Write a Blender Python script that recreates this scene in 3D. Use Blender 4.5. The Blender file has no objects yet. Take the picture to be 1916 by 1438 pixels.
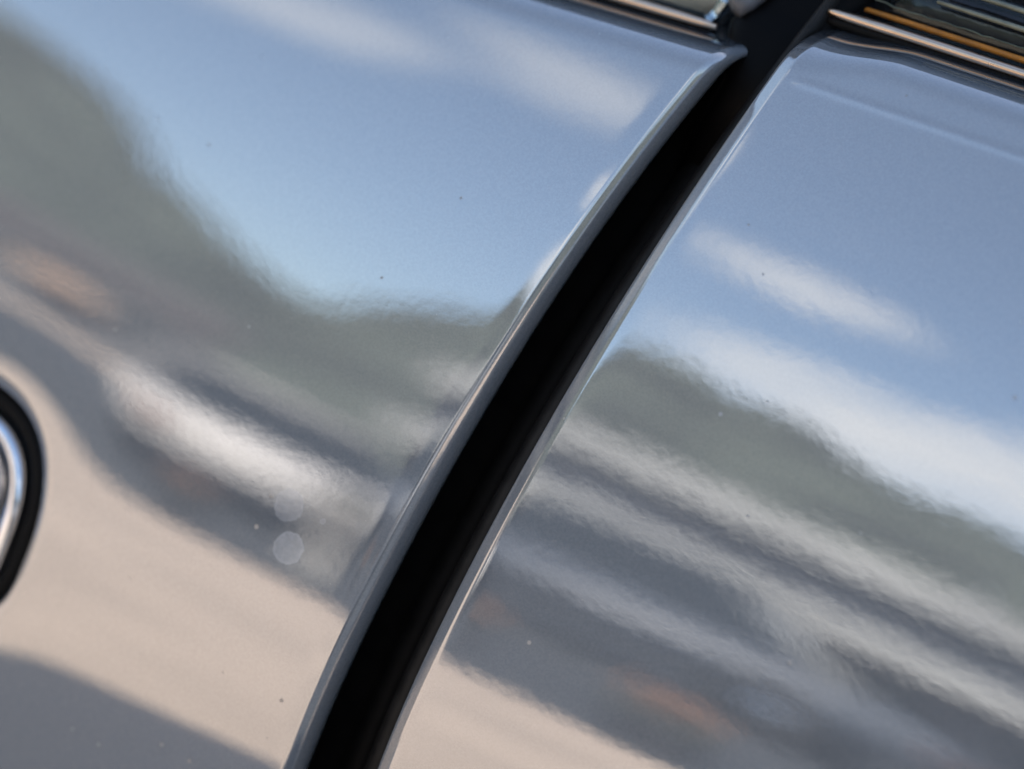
import bpy, bmesh, math, random
import numpy as np
from math import radians, sin, cos, tan, pi, atan2, sqrt
from mathutils import Vector, Matrix

S = bpy.context.scene
COL = S.collection
random.seed(4)

# ------------------------------------------------------------------ camera
AIM = Vector((0, 0, .84))          # point of the car side in the middle of the picture
DIST = .75
YAW, PITCH, ROLL = radians(22), radians(8), radians(25)
cam_pos = AIM + DIST * Vector((sin(YAW) * cos(PITCH), -cos(YAW) * cos(PITCH), sin(PITCH)))
fw = (AIM - cam_pos).normalized()
r0 = fw.cross(Vector((0, 0, 1))).normalized()
u0 = r0.cross(fw)
up = cos(ROLL) * u0 - sin(ROLL) * r0
rt = cos(ROLL) * r0 + sin(ROLL) * u0
cd = bpy.data.cameras.new('camera')
cam = bpy.data.objects.new('camera', cd)
COL.objects.link(cam)
cam.matrix_world = Matrix(((rt.x, up.x, -fw.x, cam_pos.x), (rt.y, up.y, -fw.y, cam_pos.y),
                           (rt.z, up.z, -fw.z, cam_pos.z), (0, 0, 0, 1)))
cd.sensor_width = 36
cd.sensor_fit = 'HORIZONTAL'
cd.lens = 141.5
cd.clip_start, cd.clip_end = .02, 3000
cd.dof.use_dof = True
cd.dof.focus_distance = (Vector((-.0014, -.0014, .830)) - cam_pos).dot(fw)
cd.dof.aperture_fstop = 5.2
cd.dof.aperture_blades = 9
S.camera = cam

# ------------------------------------------------------------------ sun, sky, exposure
SUN_EL, SUN_AZ = radians(44), radians(12)      # azimuth from +Y (behind the car) towards +X
sd = bpy.data.lights.new('sun', 'SUN')
sun = bpy.data.objects.new('sun', sd)
COL.objects.link(sun)
sd.energy, sd.angle, sd.color = 3.2, radians(.5), (1, .93, .84)
sv = Vector((sin(SUN_AZ) * cos(SUN_EL), cos(SUN_AZ) * cos(SUN_EL), sin(SUN_EL)))
sun.rotation_euler = sv.to_track_quat('Z', 'Y').to_euler()

S.view_settings.view_transform = 'Standard'
S.view_settings.look = 'None'
S.view_settings.gamma = 1
S.view_settings.exposure = 2.3
S.cycles.use_denoising = True
S.cycles.max_bounces = 8
S.cycles.caustics_reflective = False
S.cycles.caustics_refractive = False
S.cycles.sample_clamp_indirect = 4


class NT:
    """small helper to write node graphs"""
    def __init__(s, tree):
        s.t = tree
        tree.nodes.clear()

    def n(s, kind, **kw):
        nd = s.t.nodes.new(kind)
        for k, v in kw.items():
            if k.startswith('i_'):
                key = k[2:].replace('_', ' ')
                key = int(key) if key.isdigit() else key
                s.put(nd.inputs[key], v)
            else:
                setattr(nd, k, v)
        return nd

    def put(s, sock, v):
        if isinstance(v, bpy.types.NodeSocket):
            s.t.links.new(v, sock)
        elif isinstance(v, bpy.types.Node):
            s.t.links.new(v.outputs[0], sock)
        else:
            sock.default_value = v

    def m(s, op, a, b=0.0, c=None, clamp=False):
        nd = s.t.nodes.new('ShaderNodeMath')
        nd.operation = op
        nd.use_clamp = clamp
        s.put(nd.inputs[0], a)
        s.put(nd.inputs[1], b)
        if c is not None:
            s.put(nd.inputs[2], c)
        return nd.outputs[0]

    def ramp(s, v, lo, hi, smooth=True):
        nd = s.t.nodes.new('ShaderNodeMapRange')
        nd.interpolation_type = 'SMOOTHSTEP' if smooth else 'LINEAR'
        s.put(nd.inputs[0], v)
        nd.inputs[1].default_value, nd.inputs[2].default_value = lo, hi
        return nd.outputs[0]

    def mix(s, f, a, b, blend='MIX'):
        nd = s.t.nodes.new('ShaderNodeMix')
        nd.data_type = 'RGBA'
        nd.blend_type = blend
        s.put(nd.inputs[0], f)
        s.put(nd.inputs[6], a)
        s.put(nd.inputs[7], b)
        return nd.outputs[2]

    def vec(s, x, y, z):
        nd = s.t.nodes.new('ShaderNodeCombineXYZ')
        s.put(nd.inputs[0], x); s.put(nd.inputs[1], y); s.put(nd.inputs[2], z)
        return nd.outputs[0]


W = bpy.data.worlds.new('World')
S.world = W
W.use_nodes = True
N = NT(W.node_tree)
tc = N.n('ShaderNodeTexCoord')
sky = N.n('ShaderNodeTexSky', sky_type='NISHITA', sun_disc=False, sun_elevation=SUN_EL, sun_rotation=SUN_AZ,
          altitude=200, air_density=1.0, dust_density=1.2, ozone_density=1.0)
sep = N.n('ShaderNodeSeparateXYZ', i_0=tc.outputs['Generated'])
el = N.m('MULTIPLY', N.m('ARCSINE', sep.outputs[2]), 180 / pi)
az = N.m('MULTIPLY', N.m('ARCTAN2', sep.outputs[0], N.m('MULTIPLY', sep.outputs[1], -1)), 180 / pi)
wv = N.vec(N.m('MULTIPLY', az, .11), N.m('MULTIPLY', el, .30), 0.0)
warp = N.n('ShaderNodeTexNoise', i_Vector=wv, i_Scale=1.0, i_Detail=5.0, i_Roughness=.6)
wsh = N.m('MULTIPLY', N.m('SUBTRACT', warp.outputs[0], .5), 2.7)
# single clouds standing over the hill: azimuth, elevation, half width, half height, tilt, density
CLOUDS = [(-11, 15.0, 12, 3.0, .03, .95), (-1, 16.0, 13, 3.8, .02, 1.0), (15, 13, 12, 3.5, -.05, .9),
          (-19.4, 20.9, 4.4, 1.5, .0, .6), (-37.5, 22.6, 5.0, 2.2, .35, .42),
          (-30.5, 26.4, 5.5, 2.2, .10, .44), (40, 19, 14, 4, .1, .9), (-75, 18, 16, 4, .0, .8), (-60, 30, 10, 3, .1, .7)]
dens = None
for (ca, ce, ra, re, sl, dn) in CLOUDS:
    da = N.m('SUBTRACT', az, ca)
    de = N.m('SUBTRACT', N.m('SUBTRACT', el, ce), N.m('MULTIPLY', da, sl))
    q = N.m('ADD', N.m('POWER', N.m('DIVIDE', da, ra), 2.0), N.m('POWER', N.m('ABSOLUTE', N.m('DIVIDE', de, re)), 2.0))
    k = N.m('MULTIPLY', N.ramp(N.m('ADD', N.m('SUBTRACT', 1.0, q), wsh), -.3, 1.25), dn)
    dens = k if dens is None else N.m('MAXIMUM', dens, k)
# thin broken cloud over the rest of the sky
cn = N.n('ShaderNodeTexNoise', i_Vector=N.n('ShaderNodeMapping', i_Vector=tc.outputs['Generated'], i_Scale=(3, 3, 9)).outputs[0],
         i_Scale=1.0, i_Detail=6.0, i_Roughness=.58)
dens = N.m('MAXIMUM', dens, N.m('MULTIPLY', N.ramp(cn.outputs[0], .62, .82), .4))
hz = N.ramp(el, 24, 0)
skyc = N.mix(N.m('ADD', N.m('MULTIPLY', hz, .13), .06), sky.outputs[0], (3.5, 4.0, 4.05, 1))
cc = N.mix(dens, skyc, (7.2, 7.1, 6.9, 1))
bg = N.n('ShaderNodeBackground', i_Color=cc, i_Strength=.075)
wo = N.n('ShaderNodeOutputWorld', i_Surface=bg.outputs[0])


# ------------------------------------------------------------------ helpers
def link(name, me, mat=None, parent=None):
    o = bpy.data.objects.new(name, me)
    COL.objects.link(o)
    if mat:
        me.materials.append(mat)
    if parent:
        o.parent = parent
    return o


def empty(name, label, cat, loc=(0, 0, 0), rz=0, group=None):
    o = bpy.data.objects.new(name, None)
    COL.objects.link(o)
    o.location = loc
    o.rotation_euler = (0, 0, rz)
    o.empty_display_size = .1
    o['label'] = label
    o['category'] = cat
    if group:
        o['group'] = group
    return o


def smooth(me, on=True):
    me.polygons.foreach_set('use_smooth', [on] * len(me.polygons))
    me.update()


def grid_mesh(name, P, flip=False, closed_u=False):
    """P: array rows x cols x 3"""
    R, C = P.shape[:2]
    idx = np.arange(R * C).reshape(R, C)
    if closed_u:
        a = idx[:-1]; b = np.roll(idx, -1, 1)[:-1]; c = np.roll(idx, -1, 1)[1:]; d = idx[1:]
    else:
        a = idx[:-1, :-1]; b = idx[:-1, 1:]; c = idx[1:, 1:]; d = idx[1:, :-1]
    F = np.stack([a, b, c, d], -1).reshape(-1, 4)
    if flip:
        F = F[:, ::-1]
    me = bpy.data.meshes.new(name)
    me.from_pydata(P.reshape(-1, 3).tolist(), [], F.tolist())
    smooth(me)
    return me


def tube_mesh(name, path, r, n=14, squash=None, cap=True):
    """round bar along a path; r a number or one radius per point"""
    path = np.array(path, float)
    m = len(path)
    r = np.broadcast_to(np.array(r, float), (m,))
    T = np.gradient(path, axis=0)
    T /= np.linalg.norm(T, axis=1)[:, None]
    ref = np.array([0, -1, 0.0])
    V, F = [], []
    for i in range(m):
        a = np.cross(T[i], ref)
        if np.linalg.norm(a) < 1e-4:
            a = np.cross(T[i], [0, 0, 1])
        a /= np.linalg.norm(a)
        b = np.cross(a, T[i])
        sa, sb = squash or (1, 1)
        for k in range(n):
            th = 2 * pi * k / n
            V.append(path[i] + r[i] * (sa * cos(th) * a + sb * sin(th) * b))
    for i in range(m - 1):
        for k in range(n):
            F.append((i * n + k, i * n + (k + 1) % n, (i + 1) * n + (k + 1) % n, (i + 1) * n + k))
    if cap:
        F.append(tuple(range(n))[::-1])
        F.append(tuple((m - 1) * n + k for k in range(n)))
    me = bpy.data.meshes.new(name)
    me.from_pydata([tuple(v) for v in V], [], F)
    bm = bmesh.new(); bm.from_mesh(me); bmesh.ops.recalc_face_normals(bm, faces=bm.faces); bm.to_mesh(me); bm.free()
    smooth(me)
    return me


def box_bm(bm, lo, hi, bev=0.0, seg=2):
    g = bmesh.ops.create_cube(bm, size=1)
    vs = g['verts']
    c = [(lo[i] + hi[i]) / 2 for i in range(3)]
    s = [hi[i] - lo[i] for i in range(3)]
    for v in vs:
        v.co = Vector((c[0] + v.co.x * s[0], c[1] + v.co.y * s[1], c[2] + v.co.z * s[2]))
    if bev:
        es = list({e for v in vs for e in v.link_edges})
        bmesh.ops.bevel(bm, geom=es, offset=bev, segments=seg, affect='EDGES', profile=.5)


def bm_obj(name, bm, mat, parent=None, sm=False):
    me = bpy.data.meshes.new(name)
    bmesh.ops.recalc_face_normals(bm, faces=bm.faces)
    bm.to_mesh(me); bm.free()
    if sm:
        smooth(me)
    return link(name, me, mat, parent)


def box(name, lo, hi, mat, parent=None, bev=0.0, seg=2):
    bm = bmesh.new()
    box_bm(bm, lo, hi, bev, seg)
    return bm_obj(name, bm, mat, parent)


def prism_bm(bm, outline, w0, w1, axis='y'):
    """outline of (a, z) points extruded between w0 and w1 along y (or x)"""
    f = []
    for w in (w0, w1):
        f.append([bm.verts.new((a, w, z) if axis == 'y' else (w, a, z)) for a, z in outline])
    n = len(outline)
    bm.faces.new(f[0]); bm.faces.new(f[1][::-1])
    for i in range(n):
        bm.faces.new((f[0][i], f[0][(i + 1) % n], f[1][(i + 1) % n], f[1][i]))


def mat(name, col=(.5, .5, .5), rough=.5, metal=0.0, var=0.0, vscale=8.0, bump=0.0, bscale=60.0, ior=1.5, **kw):
    m = bpy.data.materials.new(name)
    m.use_nodes = True
    n = NT(m.node_tree)
    p = n.n('ShaderNodeBsdfPrincipled', i_Roughness=rough, i_Metallic=metal, i_IOR=ior)
    t = n.n('ShaderNodeTexCoord')
    c = (*col, 1)
    if var:
        nz = n.n('ShaderNodeTexNoise', i_Vector=t.outputs['Object'], i_Scale=vscale, i_Detail=5.0, i_Roughness=.6)
        f = n.ramp(nz.outputs[0], .3, .7)
        lo = tuple(max(0, x * (1 - var)) for x in col) + (1,)
        hi = tuple(min(1, x * (1 + var)) for x in col) + (1,)
        n.put(p.inputs['Base Color'], n.mix(f, lo, hi))
        n.put(p.inputs['Roughness'], n.m('ADD', n.m('MULTIPLY', nz.outputs[0], .16), max(0.0, rough - .08)))
    else:
        p.inputs['Base Color'].default_value = c
    if bump:
        nb = n.n('ShaderNodeTexNoise', i_Vector=t.outputs['Object'], i_Scale=bscale, i_Detail=4.0)
        b = n.n('ShaderNodeBump', i_Height=nb.outputs[0], i_Distance=bump, i_Strength=1.0)
        n.put(p.inputs['Normal'], b)
    for k, v in kw.items():
        p.inputs[k.replace('_', ' ')].default_value = v
    n.n('ShaderNodeOutputMaterial', i_Surface=p.outputs[0])
    return m


# ------------------------------------------------------------------ the paint
def paint_material():
    m = bpy.data.materials.new('silver_grey_metallic_paint')
    m.use_nodes = True
    n = NT(m.node_tree)
    t = n.n('ShaderNodeTexCoord')
    ob = t.outputs['Object']
    # metal flakes under the lacquer
    fl = n.n('ShaderNodeTexVoronoi', i_Vector=ob, i_Scale=3600.0)
    fs = n.n('ShaderNodeSeparateColor', i_0=fl.outputs['Color'])
    fl2 = n.n('ShaderNodeTexNoise', i_Vector=ob, i_Scale=2600.0, i_Detail=2.0)
    spark = n.m('ADD', n.m('MULTIPLY', fs.outputs[0], .6), n.m('MULTIPLY', fl2.outputs[0], .4))
    base = n.mix(n.ramp(spark, .1, .9, False), (.138, .149, .158, 1), (.182, .193, .202, 1))
    # metallic flop: the flakes go dark seen at a glancing angle
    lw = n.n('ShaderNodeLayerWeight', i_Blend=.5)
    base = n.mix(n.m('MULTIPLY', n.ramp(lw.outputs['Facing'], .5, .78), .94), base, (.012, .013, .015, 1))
    # two out-of-focus sun glints painted as pale discs, and a hazy smear
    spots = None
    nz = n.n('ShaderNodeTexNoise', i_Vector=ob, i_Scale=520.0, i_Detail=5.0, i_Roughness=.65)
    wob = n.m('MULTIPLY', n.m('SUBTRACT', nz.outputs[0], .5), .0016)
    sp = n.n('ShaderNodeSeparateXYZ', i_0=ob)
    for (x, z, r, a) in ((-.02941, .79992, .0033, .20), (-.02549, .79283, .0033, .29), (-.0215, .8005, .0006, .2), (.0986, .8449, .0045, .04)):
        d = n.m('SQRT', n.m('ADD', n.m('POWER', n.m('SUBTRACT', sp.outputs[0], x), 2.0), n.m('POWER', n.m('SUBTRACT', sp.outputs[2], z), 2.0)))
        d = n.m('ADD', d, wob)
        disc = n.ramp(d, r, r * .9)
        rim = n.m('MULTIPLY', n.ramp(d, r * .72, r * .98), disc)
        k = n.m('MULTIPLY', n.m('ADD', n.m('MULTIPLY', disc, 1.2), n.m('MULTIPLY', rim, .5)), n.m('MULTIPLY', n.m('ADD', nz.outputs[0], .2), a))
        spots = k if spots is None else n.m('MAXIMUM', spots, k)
    # dust specks
    du = n.n('ShaderNodeTexVoronoi', voronoi_dimensions='2D', i_Vector=n.vec(sp.outputs[0], sp.outputs[2], 0.0), i_Scale=150.0, i_Randomness=1.0)
    ds = n.n('ShaderNodeSeparateColor', i_0=du.outputs['Color'])
    dr = n.m('MULTIPLY', n.m('POWER', ds.outputs[1], 4.0), .07)
    speck = n.m('MULTIPLY', n.m('LESS_THAN', du.outputs['Distance'], dr), n.m('GREATER_THAN', ds.outputs[0], .8))
    bc = n.mix(n.m('MULTIPLY', speck, .75), base, (.03, .028, .026, 1))
    # lacquer orange peel: slow waves and fine grain
    w1 = n.n('ShaderNodeTexNoise', i_Vector=ob, i_Scale=150.0, i_Detail=2.0, i_Roughness=.5)
    w2 = n.n('ShaderNodeTexNoise', i_Vector=ob, i_Scale=620.0, i_Detail=2.0, i_Roughness=.5)
    w0 = n.n('ShaderNodeTexNoise', i_Vector=ob, i_Scale=22.0, i_Detail=2.0)
    wx = n.ramp(n.m('ADD', sp.outputs[0], n.m('MULTIPLY', n.m('SUBTRACT', w0.outputs[0], .5), .08)), -.06, .05)
    amp = n.m('ADD', n.m('MULTIPLY', wx, .000011), .000006)
    h = n.m('ADD', n.m('MULTIPLY', w1.outputs[0], amp), n.m('MULTIPLY', w2.outputs[0], .0000040))
    bp = n.n('ShaderNodeBump', i_Height=h, i_Distance=1.0, i_Strength=1.0)
    p = n.n('ShaderNodeBsdfPrincipled', i_Base_Color=bc, i_Roughness=.035, i_IOR=3.0, i_Normal=bp.outputs[0])
    n.put(p.inputs['Roughness'], n.m('ADD', .03, n.m('MULTIPLY', speck, .4)))
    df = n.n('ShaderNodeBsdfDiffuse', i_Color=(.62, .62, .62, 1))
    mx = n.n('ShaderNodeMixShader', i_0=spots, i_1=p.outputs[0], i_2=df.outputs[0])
    n.n('ShaderNodeOutputMaterial', i_Surface=mx.outputs[0])
    return m


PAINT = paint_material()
RUBBER = mat('black_rubber', (.0045, .0045, .0045), .6, var=.3, vscale=300, bump=.00003, bscale=900, ior=1.2)
TRIMBLK = mat('black_pillar_trim', (.002, .002, .0022), .45, ior=1.15, bump=.00003, bscale=400)
SATIN = mat('satin_black_frame', (.10, .105, .115), .5, var=.2, vscale=150)
CHROME = mat('worn_chrome', (.60, .45, .33), .30, 1.0, var=.05, vscale=160)
BRIGHT = mat('bright_chrome', (.58, .62, .68), .12, 1.0, var=.08, vscale=200)
LEATHER = mat('tan_leather', (.62, .48, .36), .42, var=.2, vscale=120, bump=.0003, bscale=420)
DARKIN = mat('black_cabin_lining', (.006, .006, .006), .5, var=.3, vscale=60, bump=.0002, bscale=300)
GLOSSBLK = mat('black_lacquered_capping', (.01, .01, .011), .12, var=.2, vscale=90, bump=.00025, bscale=160)
ORANGE = mat('orange_piping', (.62, .20, .018), .4, var=.25, vscale=220, bump=.0002, bscale=300)
CREAM = mat('pale_green_reflection', (.15, .16, .12), .4, var=.25, vscale=220)  # colour of the strips that stand in for window reflections


def glass_material():
    m = bpy.data.materials.new('window_glass')
    m.use_nodes = True
    n = NT(m.node_tree)
    fr = n.n('ShaderNodeFresnel', i_IOR=1.45)
    tr = n.n('ShaderNodeBsdfTransparent', i_Color=(.82, .86, .84, 1))
    gl = n.n('ShaderNodeBsdfGlossy', i_Color=(1, 1, 1, 1), i_Roughness=.0)
    mx = n.n('ShaderNodeMixShader', i_0=n.m('MULTIPLY', fr.outputs[0], .10), i_1=tr.outputs[0], i_2=gl.outputs[0])
    n.n('ShaderNodeOutputMaterial', i_Surface=mx.outputs[0])
    return m


GLASS = glass_material()


def seal_material():
    m = bpy.data.materials.new('dusty_seal_rubber')
    m.use_nodes = True
    n = NT(m.node_tree)
    t = n.n('ShaderNodeTexCoord')
    v = n.n('ShaderNodeTexVoronoi', i_Vector=t.outputs['Object'], i_Scale=210.0)
    c = n.n('ShaderNodeSeparateColor', i_0=v.outputs['Color'])
    k = n.m('MULTIPLY', n.m('LESS_THAN', v.outputs['Distance'], n.m('MULTIPLY', c.outputs[1], .05)), n.m('GREATER_THAN', c.outputs[0], .8))
    nz = n.n('ShaderNodeTexNoise', i_Vector=t.outputs['Object'], i_Scale=240.0, i_Detail=4.0)
    b = n.mix(n.ramp(nz.outputs[0], .35, .75), (.007, .0068, .0065, 1), (.014, .0133, .0125, 1))
    p = n.n('ShaderNodeBsdfPrincipled', i_Base_Color=n.mix(k, b, (.5, .48, .45, 1)), i_Roughness=.55, i_IOR=1.3)
    n.n('ShaderNodeOutputMaterial', i_Surface=p.outputs[0])
    return m


SEALM = seal_material()
DARKGLASS = mat('dark_tinted_glass', (.012, .015, .017), .05, ior=1.5)

# ------------------------------------------------------------------ the side of the car
ZC = AIM.z
NZ = np.array([-.5, -.30, -.108, -.0814, -.0534, -.0214, .016, .0895, .12, .3])
NN = np.array([-16, -19, -16, -8.5, 1.5, 6, 10.5, 22, 26, 40.])
_z = np.linspace(-.7, .3, 2001)
_n = np.interp(_z, NZ, NN)
_k = np.hanning(41); _k /= _k.sum()
_n = np.convolve(np.pad(_n, 20, mode='edge'), _k, 'valid')
_s = np.tan(np.radians(_n))
_Y = np.concatenate([[0], np.cumsum((_s[1:] + _s[:-1]) / 2 * (_z[1] - _z[0]))])
_Y -= np.interp(0, _z, _Y)
TWIST = tan(radians(-5))
RX, CX = 1.6, .45


def side_y(x, z):
    """y of the outer skin: tumblehome from bottom to waist, gentle barrel along the car"""
    ze = z - ZC + TWIST * .25 * np.tanh(x / .25)
    return np.interp(ze, _z, _Y) + CX * CX / RX * (np.sqrt(1 + (x / CX) ** 2) - 1)


def poly_edge(c, lo=-.085, hi=.085):
    c = np.array(c)
    dc = np.polyder(c)

    def f(z):
        q = np.asarray(z) - ZC
        qc = np.clip(q, lo, hi)
        v = np.polyval(c, qc) + np.polyval(dc, qc) * (q - qc) * np.exp(-np.abs(q - qc) / .18)
        return v
    return f


front_edge = poly_edge([1.6426, .5691, .058774, -.0062511])      # rear edge of the front door
rear_edge = poly_edge([-1.12475, .32145, .037394, .0093094])      # front edge of the rear door


def sill_front(x):
    return ZC + .0744 + .155 * .16 * np.tanh(x / .16)


def sill_rear(x):
    x = np.asarray(x)
    return ZC + .0838 + .127 * .2 * np.tanh(x / .2)


# handle recess in the front door
HX, HZ, HA, HB1, HB2 = -.1028, .7615, .0285, .0335, .0210


def handle_r(th):
    """radius scale of the recess outline (superellipse, flatter below)"""
    c, s = np.cos(th), np.sin(th)
    hb = np.where(s > 0, HB1, HB2)
    e = 2.4
    return (np.abs(c / HA) ** e + np.abs(s / hb) ** e) ** (-1 / e)


def handle_inset(x, z):
    dx, dz = x - HX, z - HZ
    r = np.hypot(dx, dz)
    return handle_r(np.arctan2(dz, dx)) - r


def smoothstep(a, b, x):
    q = np.clip((x - a) / (b - a), 0, 1)
    return q * q * (3 - 2 * q)


def crown(t, d, front):
    """inward fall of the skin near its pressed edges: t from the gap, d below the waist"""
    # the top of the panel rolls over into the waist rail
    L = .009 if front else .009 + .004 * smoothstep(.020, .003, t)
    roll = 1.28 * L * np.clip((L - d) / L, 0, 1.25) ** 3
    if front:
        per = .00011 * np.clip((.0042 - t) / .0034, 0, 1) ** 2
    else:
        per = .00003 * np.clip((.0055 - t) / .0025, 0, 1) ** 2 - .00012 * np.exp(-((d - .0132) / .0006) ** 2 / 2) * np.clip((t - .0034) / .004, 0, 1)
    return roll + per


def door_mesh(name, sgn, edge, sill, front, length):
    # across the panel: first the rolled edge, then the skin
    if front:
        # a crisp crease, then a lip rounding off towards the gap and a return flange behind it
        ph = np.radians(np.linspace(44, 94, 16))
        ds = .0066 / 16
        t = np.concatenate([[.0002], .0002 - np.cumsum(np.cos(ph)) * ds])
        y = np.concatenate([[.0001], .0001 + np.cumsum(np.sin(ph)) * ds])
        prof = [(.012, y[-1] + .0030), (.003, y[-1] + .0016), (t[-1] + .0005, y[-1] + .0005)] + list(zip(t[::-1], y[::-1])) + [(.0005, .00002), (.0008, .0)]
    else:
        prof = [(.0030, .030), (.0006, .012), (-.0002, .0046), (-.0003, .0030), (-.0002, .0024), (.0001, .00207), (.0007, .00166), (.0014, .00118), (.0022, .00062),
                (.0026, .00034), (.00285, .00017), (.0031, .00006), (.0033, .00001), (.0036, 0.0)]
    t_in = list(np.arange(prof[-1][0] + .0008, .135, .0013)) + list(np.linspace(.145, length, 22))
    T = np.array([p[0] for p in prof] + t_in)
    DY = np.array([p[1] for p in prof] + [0] * len(t_in))
    dtop = np.concatenate([np.linspace(-.002, .02, 64), np.arange(.021, .20, .0012)])
    z_lo = .33
    rows = len(dtop) + 26
    P = np.zeros((rows, len(T), 3))
    for i in range(rows):
        z = np.full(len(T), ZC - (dtop[min(i, len(dtop) - 1)] - .07))
        for _ in range(6):
            x = edge(z) + sgn * T
            zs = sill(x)
            if i < len(dtop):
                z = zs - dtop[i]
            else:
                q = (i - len(dtop) + 1) / 26
                za = zs - dtop[-1]
                z = za + (z_lo - za) * q
        d = zs - z
        y = side_y(x, z) + crown(T, d, front) + DY
        if front:
            ins = handle_inset(x, z)
            y = y + .012 * smoothstep(-.0022, .0040, ins)
            y = y + .00045 * np.exp(-np.clip(-ins, 0, 1) / .009)
        P[i, :, 0], P[i, :, 1], P[i, :, 2] = x, y, z
    return grid_mesh(name, P, flip=(sgn > 0))


car = empty('classic_car', 'silver grey metallic car, its two doors either side of a black gap', 'car', (0, 0, 0))

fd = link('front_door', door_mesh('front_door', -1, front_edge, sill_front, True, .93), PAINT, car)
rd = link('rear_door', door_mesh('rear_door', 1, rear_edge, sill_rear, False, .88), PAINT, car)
fd['label'] = 'left door panel with a recessed handle, its rear edge softly rolled'
rd['label'] = 'right door panel with a sharp bevelled front edge'
for o in (fd, rd):
    md = o.modifiers.new('thickness', 'SOLIDIFY') if False else None

# ---- gap: seal, pillar
zs = np.concatenate([np.linspace(.33, .70, 14), np.linspace(.72, .945, 46)])


def strip_mesh(name, xl, xr, y0, bulge, ncol=15):
    P = np.zeros((len(zs), ncol, 3))
    for j in range(ncol):
        q = j / (ncol - 1)
        x = xl(zs) + (xr(zs) - xl(zs)) * q
        yy = side_y(x, np.minimum(zs, .93)) + y0 - bulge * np.sqrt(np.clip(1 - (2 * q - 1) ** 2, 0, 1))
        P[:, j, 0], P[:, j, 1], P[:, j, 2] = x, yy, zs
    return grid_mesh(name, P, flip=False)


link('centre_pillar', strip_mesh('centre_pillar', lambda z: front_edge(z) - .025, lambda z: rear_edge(z) + .025, .0302, .0), RUBBER, car)
seal = link('door_seal', strip_mesh('door_seal', lambda z: .42 * front_edge(z) + .58 * rear_edge(z), lambda z: rear_edge(z) - .0004, .0150, .0055), SEALM, car)
link('seal_lip', strip_mesh('seal_lip', lambda z: front_edge(z) + .0010, lambda z: front_edge(z) + .0072, .0245, .003), RUBBER, car)

# ---- waist rails, glass, capping on both doors
def rail_path(sill, xs, dz, dy):
    xs = np.asarray(xs)
    z = sill(xs) + dz
    return np.stack([xs, side_y(xs, np.full_like(xs, 1) * (sill(xs))) + dy, z], 1)


LX = np.concatenate([np.linspace(-.93, -.15, 14), np.linspace(-.13, -.0050, 40)])
RX_ = np.concatenate([np.linspace(.0116, .14, 40), np.linspace(.16, .88, 14)])


def taper(n, r, at_start):
    a = np.ones(n) * r
    q = np.array([.6, .85, .95, 1, 1])
    if at_start:
        a[:5] = r * q
    else:
        a[-5:] = (r * q)[::-1]
    return a


for (door, sill, xs, st) in ((fd, sill_front, LX, False), (rd, sill_rear, RX_, True)):
    n = len(xs)
    link('window_rubber', tube_mesh('window_rubber', rail_path(sill, xs, -.0002, .0122), taper(n, .0012, st), 12), RUBBER, door)
    link('chrome_rail', tube_mesh('chrome_rail', rail_path(sill, xs, .0014, .0116), taper(n, .0013, st), 14, (.8, 1)), CHROME, door)
    # pane leaning inwards behind the rail
    ys = np.linspace(0, .40, 8)
    P = np.zeros((len(ys), n, 3))
    base = rail_path(sill, xs, .0012, .0145)
    for i, h in enumerate(ys):
        P[i] = base + np.array([0, h * .42, h])
    g = link('window_glass', grid_mesh('window_glass', P, flip=False), GLASS, door)

# left window: tan capping and a chrome lock button at its rear end
capx = np.linspace(-.93, -.0105, 40)
P = rail_path(sill_front, capx, .0060, .0245)
r = np.full(40, .0062); r[-3:] = [.0060, .0054, .0038]
link('leather_capping', tube_mesh('leather_capping', P, r, 18), LEATHER, fd)
link('capping_bead', tube_mesh('capping_bead', rail_path(sill_front, capx, .0028, .0165), .0007, 8), DARKIN, fd)
bx = -.0095
by, bz = side_y(np.array(bx), np.array(sill_front(bx))) + .0185, sill_front(bx)
ring = [(.0, .0024), (.0008, .0031), (.0018, .0031), (.0024, .0022), (.0050, .0019), (.0085, .0026), (.0098, .0024), (.0104, .001)]
lb = link('lock_button', tube_mesh('lock_button', [(bx + .25 * h * .62, by, bz + .0014 + h * .62) for h, _ in ring], [q * .62 for _, q in ring], 16), BRIGHT, fd)
link('lock_ferrule', tube_mesh('lock_ferrule', [(bx, by, bz + .0004), (bx, by, bz + .0010), (bx, by, bz + .0018)], [.0030, .0028, .0018], 16), CHROME, lb)
# right window: black lacquered capping with orange piping; pale strips stand in for reflections
capx = np.linspace(.0140, .88, 60)
link('black_capping', tube_mesh('black_capping', rail_path(sill_rear, capx, .0070, .026), .0085, 18), GLOSSBLK, rd)
link('orange_piping', tube_mesh('orange_piping', rail_path(sill_rear, np.linspace(.0115, .88, 90), .0040, .0165), taper(90, .00065, True), 8), ORANGE, rd)
for k, (dz, dy) in enumerate(((.0095, .0160), (.0128, .0165))):
    link('pale_reflection', tube_mesh('pale_reflection', rail_path(sill_rear, np.linspace(.030, .88, 90), dz, dy), taper(90, .0006, True), 8), CREAM, rd)  # modelled strips imitating reflections of outside in the glass
wob = np.interp(np.arange(240), np.arange(0, 240, 3), np.random.RandomState(3).rand(80) * .0004)
link('reflection_streak', tube_mesh('reflection_streak', rail_path(sill_rear, np.concatenate([np.linspace(.0115, .12, 180), np.linspace(.13, .88, 60)]), .0060 + wob, .0168), taper(240, .00014, True), 6), CREAM, rd)  # thin wavy strip imitating reflections on the gloss black

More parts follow.
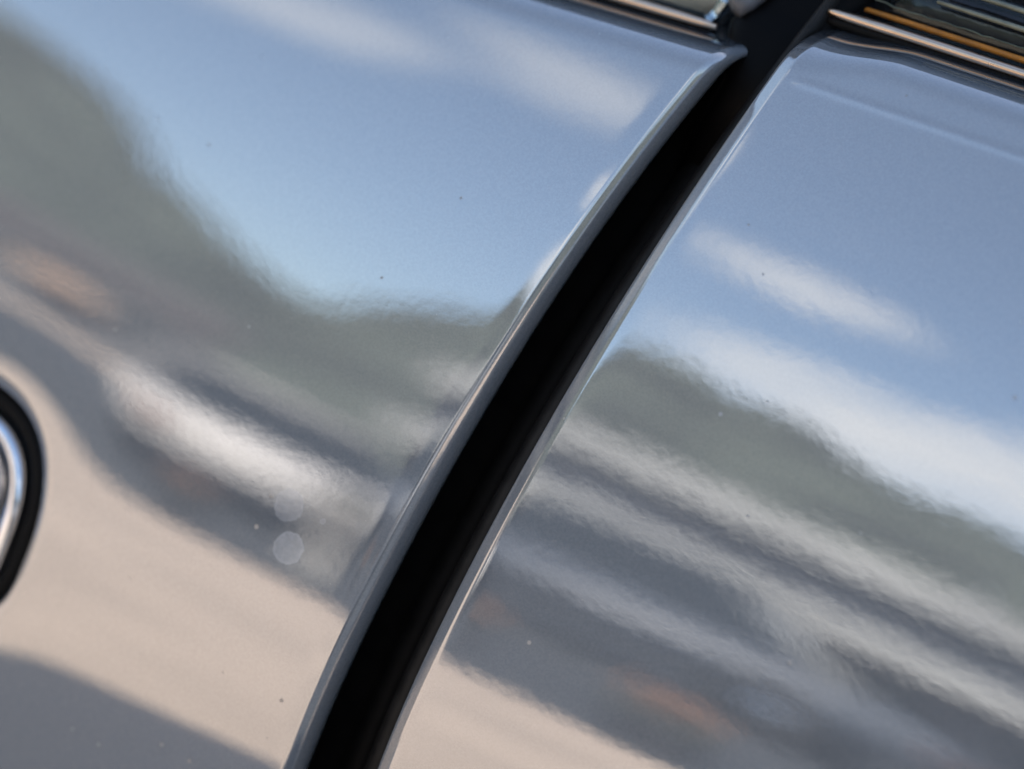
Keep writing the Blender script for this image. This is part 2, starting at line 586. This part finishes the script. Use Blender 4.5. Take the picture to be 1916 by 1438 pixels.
# pillar between the windows
pz = np.concatenate([np.linspace(-.055, .02, 36), np.linspace(.03, .44, 16)])
px0 = .0075
P = np.zeros((len(pz), 18, 3))
for i, h in enumerate(pz):
    z = ZC + .079 + h
    zc = min(z, ZC + .0815)
    xl = float(front_edge(min(z, ZC + .082))) - .0005 - .007 * min(1, max(0, (h + .012) / .010)) + .36 * max(0, h)
    xr = float(rear_edge(min(z, ZC + .084))) - .0010 + .0015 * min(1, max(0, (h + .01) / .010)) + .36 * max(0, h)
    for j in range(18):
        q = j / 17
        x = xl + (xr - xl) * q
        P[i, j] = (x, side_y(np.array(x), np.array(zc)) + .0310 - .0140 * smoothstep(-.050, -.004, h) + .42 * max(0, h) - .007 * smoothstep(-.05, -.01, h) * sqrt(max(0, 1 - (2 * q - 1) ** 4)), z)
pl = link('window_pillar', grid_mesh('window_pillar', P, flip=False), TRIMBLK, car)
fx = P[26:, 1] + np.array([-.0005, -.0025, 0])
link('window_frame', tube_mesh('window_frame', fx, .0022, 12), SATIN, pl)

# ---- handle: painted lip, rubber gasket, chrome bowl and grip
TH = np.linspace(0, 2 * pi, 192, endpoint=False)


def ring_mesh(name, prof):
    R = np.zeros((len(prof), len(TH), 3))
    for i, (ins, dy) in enumerate(prof):
        rr = handle_r(TH) - ins
        x, z = HX + rr * np.cos(TH), HZ + rr * np.sin(TH)
        R[i] = np.stack([x, side_y(x, z) + dy, z], 1)
    return grid_mesh(name, R, flip=False, closed_u=True)


hd = link('door_handle', ring_mesh('door_handle', [(.0086, .0050), (.0092, .0030), (.0104, .0022), (.0120, .0028), (.0145, .0066), (.0170, .0092), (.0199, .0100)]), BRIGHT, fd)
a_ = np.linspace(0, pi / 2, 11)
lip = [(q, .00045 * math.exp(q / .009) - .00002) for q in (-.0085, -.0070, -.0058, -.0046, -.0036, -.0030, -.0022, -.0012, -.0005)]
lip += [(.0044 * sin(a), .00043 + .0044 * (1 - cos(a))) for a in a_] + [(.0044, .010)]
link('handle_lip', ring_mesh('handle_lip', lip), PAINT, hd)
link('handle_gasket', ring_mesh('handle_gasket', [(.0040, .0095)] + [(.0064 - .0023 * cos(a), .0068 - .0028 * sin(a)) for a in np.linspace(0, pi, 13)] + [(.0086, .0085)]), RUBBER, hd)
gx = np.linspace(HX - .085, HX + .012, 20)
gp = np.stack([gx, side_y(gx, np.full(20, HZ)) - .012 * np.sqrt(np.clip(1 - ((gx - HX + .036) / .049) ** 2, 0, 1)) + .006, np.full(20, HZ + .001)], 1)
link('handle_grip', tube_mesh('handle_grip', gp, .0065, 16, (1.1, .7)), BRIGHT, hd)

# ---- rest of the body (it throws the shadow that the doors reflect)
CY = .86


def skin(name, x0, x1, top, z_lo=.33, nx=18, nz=24, arch=None):
    P = np.zeros((nz, nx, 3))
    xs = np.linspace(x0, x1, nx)
    for i in range(nz):
        q = i / (nz - 1)
        zt = top(xs)
        lo = np.full(nx, z_lo)
        if arch is not None:
            ax, ar = arch
            lo = np.maximum(lo, .31 + np.sqrt(np.clip(ar ** 2 - (xs - ax) ** 2, 0, 1)))
        z = zt + (lo - zt) * q
        P[i] = np.stack([xs, side_y(xs, z) + crown(np.full(nx, 1.0), zt - z, True), z], 1)
    return P


link('front_wing', grid_mesh('front_wing', skin('a', -2.05, -.945, lambda x: sill_front(x) - .02 * (x + .945) ** 2, nx=40, arch=(-1.5, .36))), PAINT, car)
link('rear_wing', grid_mesh('rear_wing', skin('b', .905, 2.1, lambda x: sill_rear(x) - .05 * (x - .905) ** 2, nx=40, arch=(1.4, .36))), PAINT, car)
far = skin('c', -2.05, 2.1, lambda x: .90 + 0 * x, nx=40)
far[..., 1] = 2 * CY - far[..., 1]
link('far_side', grid_mesh('far_side', far, flip=True), PAINT, car)


def deck(name, xs, zc, y_edge_z, m):
    P = np.zeros((len(xs), 13, 3))
    for i, x in enumerate(xs):
        ye = float(side_y(np.array(x), np.array(y_edge_z))) + .012
        for j in range(13):
            v = -1 + 2 * j / 12
            P[i, j] = (x, CY + v * (CY - ye), y_edge_z + (zc(x) - y_edge_z) * (1 - abs(v) ** 2.4))
    return link(name, grid_mesh(name, P), m, car)


deck('bonnet', np.linspace(-2.05, -.80, 16), lambda x: 1.0 - .06 * (x + .8) ** 2, .885, PAINT)
deck('boot_lid', np.linspace(1.15, 2.1, 12), lambda x: 1.02 - .10 * (x - 1.15) ** 2, .93, PAINT)
# nose and tail
for nm, x in (('nose_panel', -2.05), ('tail_panel', 2.1)):
    ye = float(side_y(np.array(x), np.array(.6)))
    box(nm, (x - .05, ye, .33), (x + .02, 2 * CY - ye, .90), PAINT, car, .03)
# roof on sloped screens
RO = [(-.40, 1.33), (-.26, 1.385), (-.1, 1.415), (.4, 1.41), (.85, 1.375), (1.02, 1.32)]
P = np.zeros((len(RO), 15, 3))
for i, (x, z) in enumerate(RO):
    for j in range(15):
        v = -1 + 2 * j / 14
        P[i, j] = (x, CY + v * (CY - .215), z - .055 * abs(v) ** 4)
rf = link('roof', grid_mesh('roof', P), PAINT, car)
for nm, xa, za, xb, zb in (('windscreen', -1.0, .93, -.40, 1.33), ('rear_window', 1.42, .96, 1.02, 1.32)):
    P = np.zeros((6, 9, 3))
    for i in range(6):
        q = i / 5
        for j in range(9):
            v = -1 + 2 * j / 8
            P[i, j] = (xa + (xb - xa) * q, CY + v * (CY - .07 - .15 * q), za + (zb - za) * q - .05 * abs(v) ** 4 * q)
    link(nm, grid_mesh(nm, P), DARKGLASS, car)
P = np.zeros((2, 12, 3))
for j, x in enumerate(np.linspace(-1.0, 1.3, 12)):
    P[0, j] = (x, 2 * CY - .06, .9)
    P[1, j] = (x * .75 + .05, 2 * CY - .22, 1.345)
link('far_windows', grid_mesh('far_windows', P), DARKGLASS, car)
box('cabin_floor', (-1.1, .10, .30), (1.4, 2 * CY - .1, .34), DARKIN, car)
box('door_lining', (-1.0, .075, .34), (1.2, .095, .885), DARKIN, car)
# seats behind the glass
for x in (-.25, .75):
    bm = bmesh.new()
    box_bm(bm, (x - .07, .28, .45), (x + .07, .78, 1.02), .05, 3)
    box_bm(bm, (x - .50, .28, .42), (x - .05, .78, .55), .05, 3)
    bm_obj('seat', bm, DARKIN, car, True)


def wheel(parent, x, y, r, w, tyre_m, rim_m):
    e = link('wheel', tube_mesh('wheel', [(x, y - w * .3, r), (x, y + w * .3, r)], r * .62, 24), rim_m, parent)
    pts = [(-.5, .66), (-.5, .90), (-.36, 1.0), (.36, 1.0), (.5, .90), (.5, .66)]
    R = np.zeros((len(pts), 32, 3))
    a = np.linspace(0, 2 * pi, 32, endpoint=False)
    for i, (q, s) in enumerate(pts):
        R[i] = np.stack([x + r * s * np.cos(a), np.full(32, y + q * w), r + r * s * np.sin(a)], 1)
    link('tyre', grid_mesh('tyre', R, closed_u=True), tyre_m, e)
    link('hub_cap', tube_mesh('hub_cap', [(x, y - w * .42, r), (x, y - w * .32, r), (x, y - w * .28, r)], [r * .2, r * .34, r * .36], 20), BRIGHT, e)


TYRE = mat('tyre_rubber', (.02, .02, .02), .8, var=.3, vscale=30)
for x in (-1.5, 1.4):
    for y in (.30, 2 * CY - .30):
        wheel(car, x, y, .31, .18, TYRE, BRIGHT)

# ------------------------------------------------------------------ the place the paint mirrors
GROUND = mat('pale_sandy_paving', (.46, .365, .285), .85, var=.10, vscale=1.3, bump=.004, bscale=40)
ASPHALT = mat('asphalt', (.034, .038, .043), .85, var=.22, vscale=.7, bump=.004, bscale=60)


def sheet(name, x0, x1, y0, y1, z, m, nx=2, ny=2):
    P = np.zeros((ny, nx, 3))
    xs, ys = np.linspace(x0, x1, nx), np.linspace(y0, y1, ny)
    P[..., 0], P[..., 1], P[..., 2] = xs[None], ys[:, None], z
    o = link(name, grid_mesh(name, P), m)
    o['kind'] = 'structure'
    return o


sheet('ground', -1500, 1500, -1500, 1500, 0, GROUND)
sheet('road', -120, 120, -18.5, -4.55, .004, ASPHALT)
sheet('added_asphalt', 1.15, 9, -4.549, 12, .004, ASPHALT)  # added out of view so the door lip mirrors grey, not warm paving

HILLM = mat('wooded_hillside', (.055, .065, .049), .95, var=.8, vscale=.07, bump=1.2, bscale=.25)
az_p = np.array([-180, -120, -80, -60, -50, -43.7, -40.7, -37, -34.1, -31.4, -30.1, -28.3, -26.2, -24.8, -22.1, -19.8, -16.2, -14.2, -11.6, -9.1, 10, 40, 80, 130, 180])
el_p = np.array([6, 7, 9, 13, 14.5, 13.9, 13.0, 11.4, 9.3, 7.3, 6.8, 8.4, 9.7, 10.4, 12.8, 13.2, 12.9, 12.4, 12.1, 11.9, 9.6, 8, 7, 6, 6.])
NA = 720
aa = np.linspace(-180, 180, NA, endpoint=False)
rg = np.random.RandomState(7)
prof = np.interp(aa, az_p, el_p)
jag = np.convolve(rg.rand(NA + 4) - .5, np.ones(5) / 5, 'valid') * 2.8
P = np.zeros((16, NA, 3))
for i in range(16):
    q = i / 15
    dist = 70 + 110 * q
    hgt = dist * np.tan(np.radians((prof + jag * q))) * (q ** .7) + .85 * q
    if i < 15:
        hgt = np.minimum(hgt + rg.rand(NA) * 1.5 * q, dist * np.tan(np.radians(prof)))
    if i == 0:
        hgt = -.5 + 0 * aa
    P[i, :, 0], P[i, :, 1], P[i, :, 2] = dist * np.sin(np.radians(aa)), -dist * np.cos(np.radians(aa)), hgt
hl = link('hill', grid_mesh('hill', P, closed_u=True), HILLM)
hl['kind'] = 'structure'


def polar(a, d):
    return d * sin(radians(a)), -d * cos(radians(a))


# long flat-roofed building across the road: two pale horizontal bands
BW = mat('grey_cladding', (.055, .062, .076), .6, var=.2, vscale=.8)
BF = mat('pale_fascia', (.27, .275, .268), .6, var=.18, vscale=.9)
BG = mat('dark_shop_glass', (.02, .025, .033), .15)
b = empty('long_building', 'long low building mirrored in the right door as two pale slanting bands', 'building', (0, -20.5, 0))
x0, x1 = -9.2, 22
box('wall', (x0, -9, 0), (x1, 0, 3.1), BW, b)
box('roof_fascia', (x0 - .4, -9.3, 3.1), (x1 + .4, .5, 3.72), BF, b, .04)
box('canopy', (x0 - .2, .002, 1.75), (x1, 1.1, 2.28), BF, b, .03)
for k in range(9):
    xa = x0 + .6 + k * 3.2
    w = box('window', (xa, .002, .35), (xa + 2.6, .06, 1.72), BW, b)
    box('pane', (xa + .08, .062, .43), (xa + 2.52, .075, 1.64), BG, w)

# small grey house further left
HWM = mat('grey_render', (.105, .11, .12), .8, var=.2, vscale=.6)
HRM = mat('brown_tiles', (.075, .065, .06), .8, var=.25, vscale=3)
hx, hy = polar(-36.0, 34)
h = empty('grey_house', 'small grey house mirrored as soft pale patches at the upper left of the left door', 'house', (hx, hy, 0), radians(-36))
box('wall', (-2.8, -2, 0), (2.8, 2, 2.4), HWM, h)
bm = bmesh.new(); prism_bm(bm, [(-2.4, 2.4), (2.4, 2.4), (0, 3.3)], -3.0, 3.0, 'x')
bm_obj('roof', bm, HRM, h)
for xa in (-2.0, .8):
    w = box('window', (xa, 2.002, .9), (xa + 1.2, 2.06, 2.0), BF, h)
    box('pane', (xa + .1, 2.062, 1.0), (xa + 1.1, 2.07, 1.9), BG, w)


TAIL = mat('red_lens', (.16, .075, .05), .2, var=.1)


box('awning', (-.7, 2.08, 1.35), (.7, 3.0, 1.75), mat('peach_awning', (.40, .28, .20), .8, var=.15), h, .03)


def parked_car(name, label, loc, rz, col, group):
    pm = mat(name + '_paint', col, .5, var=.05, vscale=2)
    t = empty(name, label, 'car', loc, rz, group)
    bm = bmesh.new()
    prism_bm(bm, [(-2.05, .32), (-2.1, .55), (-2.0, .74), (-1.1, .86), (1.4, .90), (2.05, .80), (2.1, .5), (2.0, .32)], -.82, .82)
    bmesh.ops.bevel(bm, geom=list(bm.edges), offset=.07, segments=3, affect='EDGES')
    bm_obj('body', bm, pm, t, True)
    bm = bmesh.new()
    prism_bm(bm, [(-1.0, .85), (-.35, 1.33), (.75, 1.36), (1.45, .88)], -.68, .68)
    for v in bm.verts:
        if v.co.z > 1.2:
            v.co.y *= .86
    bm_obj('windows', bm, DARKGLASS, t)
    bm = bmesh.new()
    prism_bm(bm, [(-.42, 1.325), (-.30, 1.40), (.70, 1.42), (.82, 1.355)], -.60, .60)
    bmesh.ops.bevel(bm, geom=list(bm.edges), offset=.025, segments=2, affect='EDGES')
    bm_obj('roof', bm, pm, t, True)
    for y in (-.6, .6):
        link('headlight', tube_mesh('headlight', [(-2.07, y, .62), (-2.11, y, .62), (-2.125, y, .62)], [.1, .1, .06], 16), BRIGHT, t)
        box('tail_light', (2.085, y - .1, .55), (2.12, y + .1, .70), TAIL, t, .01)
    box('bumper', (-2.2, -.78, .36), (-2.09, .78, .47), pm, t, .02)
    for x in (-1.3, 1.3):
        for y in (-.74, .74):
            wheel(t, x, y, .31, .18, TYRE, BRIGHT)
    return t


GP = 'parked cars mirrored in the doors'
cx, cy = polar(-28.3, 8.6)
parked_car('white_car', 'white parked car mirrored as a bright streak low in the left door', (cx, cy, 0), radians(62), (.48, .46, .44), GP).scale = (.78, .78, .74)
cx, cy = polar(-17.5, 10.5)
parked_car('blue_grey_car', 'blue grey parked car mirrored as a faint bluish streak in the right door', (cx, cy, 0), radians(4), (.055, .066, .085), GP)

parked_car('added_grey_car', 'added mid grey car out of view, mirrored only as fine streaks along the left door edge', (3.5, -2.75, 0), 0, (.15, .155, .165), GP)  # added to block the warm paving mirrored in the door lip

POT = mat('dark_pot', (.045, .045, .05), .8, var=.2, vscale=9)
LEAF = mat('shrub_leaves', (.045, .06, .04), .7, var=.4, vscale=30)
FLOWER = mat('peach_flowers', (.42, .26, .18), .7, var=.3, vscale=30)
WPOT = mat('white_planter', (.30, .29, .27), .7, var=.12, vscale=6)


def planter(name, label, loc, w, hgt, m, leaf_h, fm):
    t = empty(name, label, 'planter', loc, 0, 'planters along the edge of the road')
    link('pot', tube_mesh('pot', [(0, 0, .0), (0, 0, .03), (0, 0, hgt * .85), (0, 0, hgt * .86), (0, 0, hgt)], [w * .38, w * .4, w * .47, w * .52, w * .52], 20), m, t)
    for part, pm, cnt, lo, hi, sz in (('shrub', LEAF, 120, 0, .6, .05), ('blossom', fm, 150, .35, 1, .045)):
        bm = bmesh.new()
        for k in range(cnt):
            a, rr, q = random.random() * 2 * pi, w * .5 * sqrt(random.random()), random.uniform(lo, hi)
            c = Vector((rr * cos(a) * (1 - .4 * q), rr * sin(a) * (1 - .4 * q), hgt + q * leaf_h))
            d1 = Vector((random.gauss(0, 1), random.gauss(0, 1), random.gauss(0, 1))).normalized() * sz
            d2 = d1.orthogonal().normalized() * sz * .5
            bm.faces.new([bm.verts.new(c + s) for s in (d1, d2, -d1, -d2)])
        me = bpy.data.meshes.new(part); bm.to_mesh(me); bm.free()
        link(part, me, pm, t)
    return t


for (nm, lb, a, d, w, hh, m, lh, fm) in (
        ('flower_pot', 'pot of peach flowers mirrored as a long orange smear low in the right door', -13.5, 5.1, .34, .20, POT, .18, FLOWER),
        ('flower_pot', 'small pot of peach flowers mirrored as a faint orange spot right beside the gap', -20.2, 5.4, .10, .26, POT, .1, FLOWER),
        ('flower_pot', 'pot of peach flowers mirrored as an orange blur in the left door near the handle', -30.1, 5.6, .20, .14, POT, .14, FLOWER),
        ('white_planter', 'pale plant pot mirrored as a light patch beside the two painted sun glints', -25.0, 5.7, .22, .55, WPOT, .08, LEAF)):
    x, y = polar(a, d)
    planter(nm, lb, (x, y, .004), w, hh, m, lh, fm)
